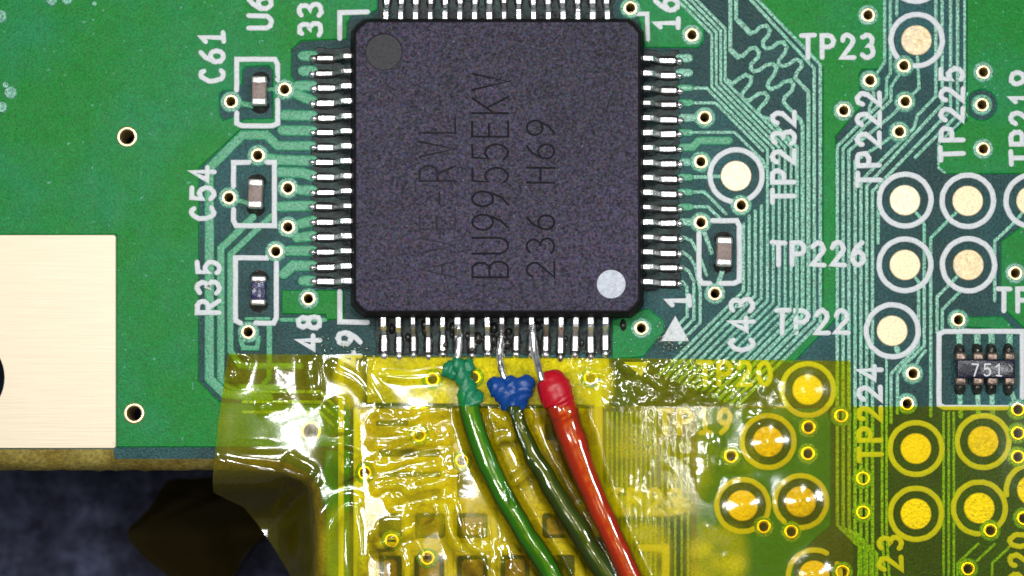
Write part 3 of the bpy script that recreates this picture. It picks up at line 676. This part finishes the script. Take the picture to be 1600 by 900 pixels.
tube('melted_sleeve', [(736,562,4,.14),(731,572,11,.17),(727,586,9,.18),(722,592,6,.18)], 'wgreentip', gw, .6, rough=.2)
tube('bare_strand', [(717,512,4.5,.30),(718,524,5,.17),(717,545,5.5,.16),(715,562,4.5,.19),(714,570,2,.19)], 'strand', gw, 1, 12, .08)
bw = thing('wire', 'blue wire with a split blob end, dark where it runs under tape', 'wire', P(800, 612, T1), 'wires soldered to the microchip')
V, F = dome(.075, .13, .15, 16, 6, .18); q = P(783, 538); fix(mesh_obj('solder_joint', [(v[0] + q.x, v[1] + q.y, v[2] + .01) for v in V], F, 'solder', bw))
bpath = [(801,618,13,.22),(808,650,11,.18),(826,698,12.5,.18),(850,742,15,.20),(882,795,16,.20),(917,850,16,.20),(962,925,16,.20)]
bpath = kink(bpath, 1.2, .05)
tube('insulation', bpath, 'wblue', bw)
tube('melted_lobe', [(763,601,4,.15),(768,601,11,.20),(776,604,16,.23),(784,612,17,.25),(790,624,14,.24),(794,640,9,.20)], 'wblue', bw, .8, rough=.09)
tube('melted_lobe', [(834,601,4,.16),(829,600,11,.21),(821,602,16,.24),(815,611,17,.25),(812,624,14,.23),(810,642,9,.20)], 'wblue', bw, .8, rough=.09)
tube('melted_lobe', [(796,590,5,.22),(797,594,10,.25),(799,604,13,.27),(800,618,13,.25),(801,634,11,.22)], 'wblue', bw, .75, rough=.12)
tube('bare_strand', [(783,528,4,.12),(781,548,5,.14),(782,570,5.5,.20),(786,585,5.5,.25),(788,594,4,.26)], 'strand', bw, 1, 12, .10)
rw = thing('wire', 'red wire with a thick rounded end, soldered to a microchip leg by a bare strand', 'wire', P(865, 607, T1), 'wires soldered to the microchip')
V, F = dome(.075, .13, .15, 16, 6, .18); q = P(832, 528); fix(mesh_obj('solder_joint', [(v[0] + q.x, v[1] + q.y, v[2] + .01) for v in V], F, 'solder', rw))
rpath = [(866,581,6,.24),(866,585,15,.26),(865,594,23,.29),(866,608,26.5,.31),(870,622,26,.31),(877,640,23.5,.29),(887,668,22,.27),(900,705,21.5,.26),(919,756,19,.25),(943,810,18,.24),(967,862,17,.24),(996,925,17,.24)]
rpath = rpath[:4] + kink(rpath[4:], .7, .02)
tube('insulation', rpath, 'wred', rw, rough=.025)
tube('bare_strand', [(833,508,4.5,.28),(832,522,5.5,.24),(834,545,6,.24),(838,565,5.5,.32),(843,584,5.5,.42),(847,597,4.5,.46)], 'strand', rw, 1, 12, .08)

# ================================================================== TAPES
def seg_d(X, Y, pl):
    best = np.full(X.shape, 1e9); tt = np.zeros(X.shape); acc = 0
    for (ax, ay), (bx_, by) in zip(pl, pl[1:]):
        dx, dy = bx_ - ax, by - ay; L2 = dx * dx + dy * dy; u = np.clip(((X - ax) * dx + (Y - ay) * dy) / L2, 0, 1)
        d = np.hypot(X - ax - u * dx, Y - ay - u * dy); k = d < best; best = np.where(k, d, best); tt = np.where(k, acc + u * math.sqrt(L2), tt); acc += math.sqrt(L2)
    return best, tt / acc
def ridge(X, Y, Z, pl, amp, wd):
    pl = [tuple(p) for p in crom([(x, y) for x, y in pl], 5)]
    d, t = seg_d(X, Y, pl); e = np.clip(np.minimum(t, 1 - t) * 8, 0, 1) ** .7
    ph = 1 + .18 * np.sin(t * 11 + pl[0][0]); wd = wd * 1.6; Z += (.24 + 2.4 * amp) * wd * .01 * e * ph * np.exp(-(d / wd) ** 2)
def bumpz(X, Y, Z, cx, cy, rx, ry, amp): Z += amp * np.exp(-((X - cx) / rx) ** 2 - ((Y - cy) / ry) ** 2)
def smooth_noise(X, Y, cell, seed):
    g = np.random.default_rng(seed).standard_normal((80, 140)); u = X / cell + 20; v = Y / cell + 20
    i = np.floor(u).astype(int); j = np.floor(v).astype(int); fu = u - i; fv = v - j; fu = fu * fu * (3 - 2 * fu); fv = fv * fv * (3 - 2 * fv)
    i %= 139; j %= 79
    return g[j, i] * (1 - fu) * (1 - fv) + g[j, i + 1] * fu * (1 - fv) + g[j + 1, i] * (1 - fu) * fv + g[j + 1, i + 1] * fu * fv
def wire_lift(X, Y, Z, path, z0):
    p = np.array(crom(path, 5)); d = np.full(X.shape, 1e9); top = np.zeros(X.shape); rad = np.ones(X.shape)
    for a, b in zip(p, p[1:]):
        dx, dy = b[0] - a[0], b[1] - a[1]; u = np.clip(((X - a[0]) * dx + (Y - a[1]) * dy) / (dx * dx + dy * dy), 0, 1)
        q = np.hypot(X - a[0] - u * dx, Y - a[1] - u * dy); k = q < d; d = np.where(k, q, d)
        r = a[2] + (b[2] - a[2]) * u; top = np.where(k, a[3] + (b[3] - a[3]) * u + r * .0085, top); rad = np.where(k, r, rad)
    s = d / rad
    prof = np.where(s < 1, top - rad * .01 * .85 * (1 - np.sqrt(np.clip(1 - (np.minimum(s, 1) * .80) ** 2, 0, 1))) + .02, 0)
    edge = top - rad * .01 * .85 * (1 - .6) + .02
    tail = z0 + (edge - z0) * np.clip(1 - (s - 1) / .75, 0, 1) ** 1.6
    return np.maximum(Z, np.where(s < 1, prof, tail))
def build_tape(name, label, left, right, top, bottom, zf, m, patches=(), step=3.0, group='strips of amber tape'):
    ys = np.arange(0, 1.0001, step / (bottom - top)); nu = int(max(right) - min(p[1] for p in left)) // int(step)
    us = np.linspace(0, 1, nu); U, W_ = np.meshgrid(us, ys)
    Yc = top + W_ * (bottom - top); lx = np.interp(Yc, [p[0] for p in left], [p[1] for p in left]); rx = right[0] + (right[1] - right[0]) * W_
    X = lx + (rx - lx) * U
    Y = Yc + (1 - W_) * (X - 357) * tape_skew
    Z = zf(X, Y)
    V = PV(X, Y, np.zeros_like(Z)); V[..., 2] = Z; r_, c_ = Z.shape; V = V.reshape(-1, 3)
    I = np.arange(r_ * c_).reshape(r_, c_); F = np.stack([I[:-1, :-1], I[1:, :-1], I[1:, 1:], I[:-1, 1:]], -1).reshape(-1, 4)
    o = bpy.data.objects.new(name, bpy.data.meshes.new(name)); o.data.from_pydata(V.tolist(), [], F.tolist()); o.data.materials.append(M[m])
    o.data.polygons.foreach_set('use_smooth', [True] * len(o.data.polygons)); o.data.update(); C.objects.link(o)
    H = np.zeros(X.shape)
    for cx, cy, rx_, ry_, a in patches: H = np.maximum(H, 1.45 * a * sst(1.9 * np.exp(-np.abs((X - cx) / rx_) ** 3 - np.abs((Y - cy) / ry_) ** 3) - .35))
    H *= np.clip(1 + .28 * smooth_noise(X, Y, 22, 77), .3, 1.6)
    for p in (gpath, bpath, rpath): H *= np.clip((seg_d(X, Y, [q[:2] for q in p])[0] - 15) / 6, .0, 1)
    at = o.data.attributes.new('loose_glue', 'FLOAT', 'POINT'); at.data.foreach_set('value', H.reshape(-1).astype(np.float32))
    if m == 'tape':
        at = o.data.attributes.new('glued_over', 'FLOAT', 'POINT'); at.data.foreach_set('value', (.9 * ((Y > 637) & (X > np.interp(Y, [636, 700, 790, 900], [564, 566, 572, 578])))).reshape(-1).astype(np.float32))
    o['label'] = label; o['category'] = 'tape'; o['group'] = group
    return o
def sst(x): x = np.clip(x, 0, 1); return x * x * (3 - 2 * x)
def z_tape1(X, Y):
    Z = np.full(X.shape, .045) + .0012 * smooth_noise(X, Y, 26, 3) + .006 * smooth_noise(X, Y, 60, 4)
    for pl, a, wd in (([(481,556),(484,590),(490,615),(502,622)],.06,7), ([(515,565),(525,580),(550,592),(572,612),(578,630)],.05,5), ([(580,556),(573,580),(590,610),(606,640)],.05,5), ([(402,640),(425,630),(450,622)],.05,6),
            ([(520,625),(530,650),(534,680)],.07,8), ([(336,718),(380,728),(430,736),(478,752)],.08,7), ([(440,722),(470,745),(488,768)],.10,9),
            ([(548,700),(540,730),(548,752)],.10,11), ([(500,900),(508,840),(530,800),(552,790),(562,830),(568,900)],.10,9), ([(962,566),(1030,600),(1010,640)],.03,9), ([(370,556),(366,580),(358,600)],.05,9),
            ([(590,584),(640,590),(700,583)],.03,5)):
        ridge(X, Y, Z, pl, a, wd)
    crk = np.exp(-((X - 1060) / 90) ** 2 - ((Y - 600) / 40) ** 2)
    Z += crk * (.034 * np.abs(smooth_noise(X + Y, Y - X, 17, 9)) + .010 * smooth_noise(X, Y, 9, 10))
    k2 = np.exp(-((X - 935) / 40) ** 2 - ((Y - 580) / 22) ** 2); Z += k2 * .02 * smooth_noise(X, Y, 9, 12)
    bumpz(X, Y, Z, 1262, 609, 30, 30, .05)
    for cx, cy, rx, ry, a in ((372,572,18,26,.038),(552,715,16,34,.036),(520,860,14,50,.036),(455,738,34,12,.034),(487,590,10,36,.028),(400,700,40,10,.02),(430,575,24,24,.03)): bumpz(X, Y, Z, cx, cy, rx, ry, a)
    off = np.minimum(500 - X, Y - 738); Z -= 1.15 * sst(off / 90)
    return Z
tape_skew = .0115
build_tape('adhesive_tape', 'amber tape strip with its top edge just under the microchip legs', [(553,357),(650,343),(745,333),(770,330),(793,372),(900,446),(960,486)], (1328,1333), 553, 940, z_tape1, 'tape', [(640,590,110,32,.10),(545,600,26,40,.22),(935,600,26,40,.2),(530,850,30,60,.12),(440,640,120,90,.05),(1160,600,200,60,.04)])
tape_skew = 0.0
def z_tape2(X, Y):
    Z = np.full(X.shape, .085) + .0012 * smooth_noise(X, Y, 24, 23) + .004 * smooth_noise(X, Y, 70, 24)
    for pl, a, wd in (([(574,700),(620,690),(690,690),(705,668)],.05,5), ([(572,727),(620,722),(680,710),(692,698)],.06,6), ([(575,748),(640,738),(700,720)],.05,5), ([(580,770),(630,752),(665,742)],.05,5), ([(600,790),(640,770),(690,752)],.04,6),
            ([(580,850),(620,838),(660,812),(676,795)],.06,6), ([(578,850),(610,852),(632,875),(628,905)],.07,7), ([(694,690),(697,740),(696,790),(706,830),(735,870),(760,910)],.07,6), ([(590,665),(600,650),(606,640)],.06,6),
            ([(750,640),(765,690),(795,752),(806,790),(826,835),(860,890),(872,930)],.05,5), ([(765,640),(788,655),(800,680),(818,715),(822,735),(800,760)],.06,5), ([(818,640),(828,652),(820,668)],.05,4), ([(770,690),(790,678),(800,690)],.05,5),
            ([(785,805),(790,840),(782,900)],.04,4), ([(700,780),(708,835),(738,878),(770,925)],.09,8), ([(578,852),(618,846),(640,872),(634,925)],.09,9), ([(590,835),(640,822),(680,795)],.08,9), ([(575,660),(600,668),(640,655)],.05,6)):
        ridge(X, Y, Z, pl, a, wd)
    ms = np.exp(-np.abs((X - 636) / 72) ** 3 - np.abs((Y - 722) / 78) ** 3); ph_ = 11 * smooth_noise(X, Y, 55, 51) + 3 * smooth_noise(X, Y, 17, 52)
    wav = np.sin(2 * np.pi * (Y + .27 * (X - 570) + ph_) / 21); Z += ms * (.0078 * wav + .001 * np.sin(2 * np.pi * (Y + .3 * X + 2 * ph_) / 9.5))
    mr = np.exp(-np.abs((X - 1025) / 85) ** 3 - np.abs((Y - 780) / 140) ** 3); Z += mr * .0012 * np.sin(2 * np.pi * (X + 3 * smooth_noise(X, Y, 30, 53)) / 10.5) * (1 + .6 * smooth_noise(X, Y, 25, 54))
    wr = np.random.default_rng(41)
    for k in range(10):
        x0 = wr.uniform(572, 640); y0 = wr.uniform(655, 800); ln = wr.uniform(30, 95); sl = wr.uniform(.10, .45)
        ridge(X, Y, Z, [(x0, y0), (x0 + ln * .5, y0 - sl * ln * .5 + wr.uniform(-6, 6)), (x0 + ln, y0 - sl * ln)], wr.uniform(.015, .05), wr.uniform(3.5, 7))
    for k in range(9):
        x0 = wr.uniform(690, 780); y0 = wr.uniform(800, 900); ln = wr.uniform(25, 60); a_ = wr.uniform(.7, 1.5)
        ridge(X, Y, Z, [(x0, y0), (x0 + ln * math.cos(a_), y0 + ln * math.sin(a_))], wr.uniform(.015, .04), wr.uniform(3.5, 6))
    for cx, cy, r in ((1200,690,28),(1160,790,27),(1251,784,26),(1272,900,26)): bumpz(X, Y, Z, cx, cy, r, r, .055)
    for cx, cy, rx, ry, a in ((1104,730,14,38,.032),(1145,725,20,12,.03),(1110,690,12,14,.028),(668,800,20,14,.04),(907,767,6,7,.02),(880,792,7,8,.02),(1180,650,14,9,.025),(745,870,40,14,.03),(800,660,20,12,.03)): bumpz(X, Y, Z, cx, cy, rx, ry, a)
    crk = np.exp(-((X - 1030) / 80) ** 2 - ((Y - 720) / 90) ** 2) + .7 * np.exp(-((X - 1120) / 40) ** 2 - ((Y - 850) / 50) ** 2); Z += crk * (.0016 * smooth_noise(X, Y, 6.5, 30) + .003 * smooth_noise(X, Y, 13, 31))
    for p in (gpath, bpath, rpath[7:]): Z = wire_lift(X, Y, Z, p, .085)
    for pl, a, wd in (([(758,641),(774,648),(781,662),(792,647),(803,660),(808,682),(818,705),(822,730),(801,758),(806,790)],.10,4.5), ([(814,642),(828,650),(826,664),(814,668)],.10,4), ([(772,696),(786,682),(798,690)],.10,4.5),
            ([(752,650),(762,690),(790,745),(806,790),(828,835),(858,885)],.06,3.5)): ridge(X, Y, Z, pl, a, wd)
    return Z
build_tape('adhesive_tape', 'wide amber tape strip laid over the three wires and reaching the right edge', [(636,563),(700,565),(790,571),(900,577),(960,580)], (1650,1650), 635, 940, z_tape2, 'tape2', [(650,740,85,110,.12),(760,800,40,80,.10),(940,720,20,110,.16),(1010,750,60,60,.16),(1000,870,50,60,.24),(1120,870,50,50,.22),(1010,790,80,20,.26),(1060,665,60,24,.10),(1030,720,80,90,.14)])
def poly_sheet(name, pl, z, m, label):
    pl = [tuple(p) for p in crom(list(pl) + [pl[0]], 6)[:-1]]; pl = [(x + random.uniform(-1.5, 1.5), y + random.uniform(-1.5, 1.5)) for x, y in pl]
    V = [P(x, y, 0) + Vector((0, 0, z + .15 * math.sin(x * .02) + .1 * math.sin(y * .03))) for x, y in pl]; s = 12.0 / (12.0); n = len(V)
    V2 = [v - Vector((0, 0, .02)) for v in V]
    o = mesh_obj(name, V + V2, [list(range(n)), list(range(n, 2 * n))[::-1]] + [(i, (i + 1) % n, n + (i + 1) % n, n + i) for i in range(n)], m, None, False); fix(o)
    o['label'] = label; o['category'] = 'tape'; o['group'] = 'strips of amber tape'; return o
poly_sheet('adhesive_tape', [(222,752),(300,745),(420,748),(405,800),(398,836),(362,870),(318,930),(250,930),(160,850),(185,806)], -2.75, 'tapedark', 'dark olive tape flap hanging below the board over the navy cloth')

# ================================================================== clear flux left by the soldering
V, F = [], []
for (cx, cy, sx, sy, nn, rmin, rmax) in ((1055,538,34,12,46,1.5,5),(1035,525,14,22,14,2,6),(930,548,40,8,26,1.2,4),(525,540,34,10,22,2,7),(760,535,150,18,90,1.2,3.6),(548,545,22,9,10,2,6),(1076,100,6,40,10,1,2.5)):
    for _ in range(nn):
        x, y = random.gauss(cx, sx * .6), random.gauss(cy, sy * .6)
        if y > 551: continue
        rx, ry = random.uniform(rmin, rmax) * .01, random.uniform(rmin, rmax) * .01; q = P(x, y); dV, dF = dome(rx, ry, min(rx, ry) * .75, 10, 4, .15); b = len(V)
        a = random.uniform(0, 3); V += [(q.x + v[0] * math.cos(a) - v[1] * math.sin(a), q.y + v[0] * math.sin(a) + v[1] * math.cos(a), v[2] + .016) for v in dV]; F += [tuple(b + i for i in f) for f in dF]
fl = fix(mesh_obj('flux_residue', V, F, 'flux', board)); fl['kind'] = 'stuff'
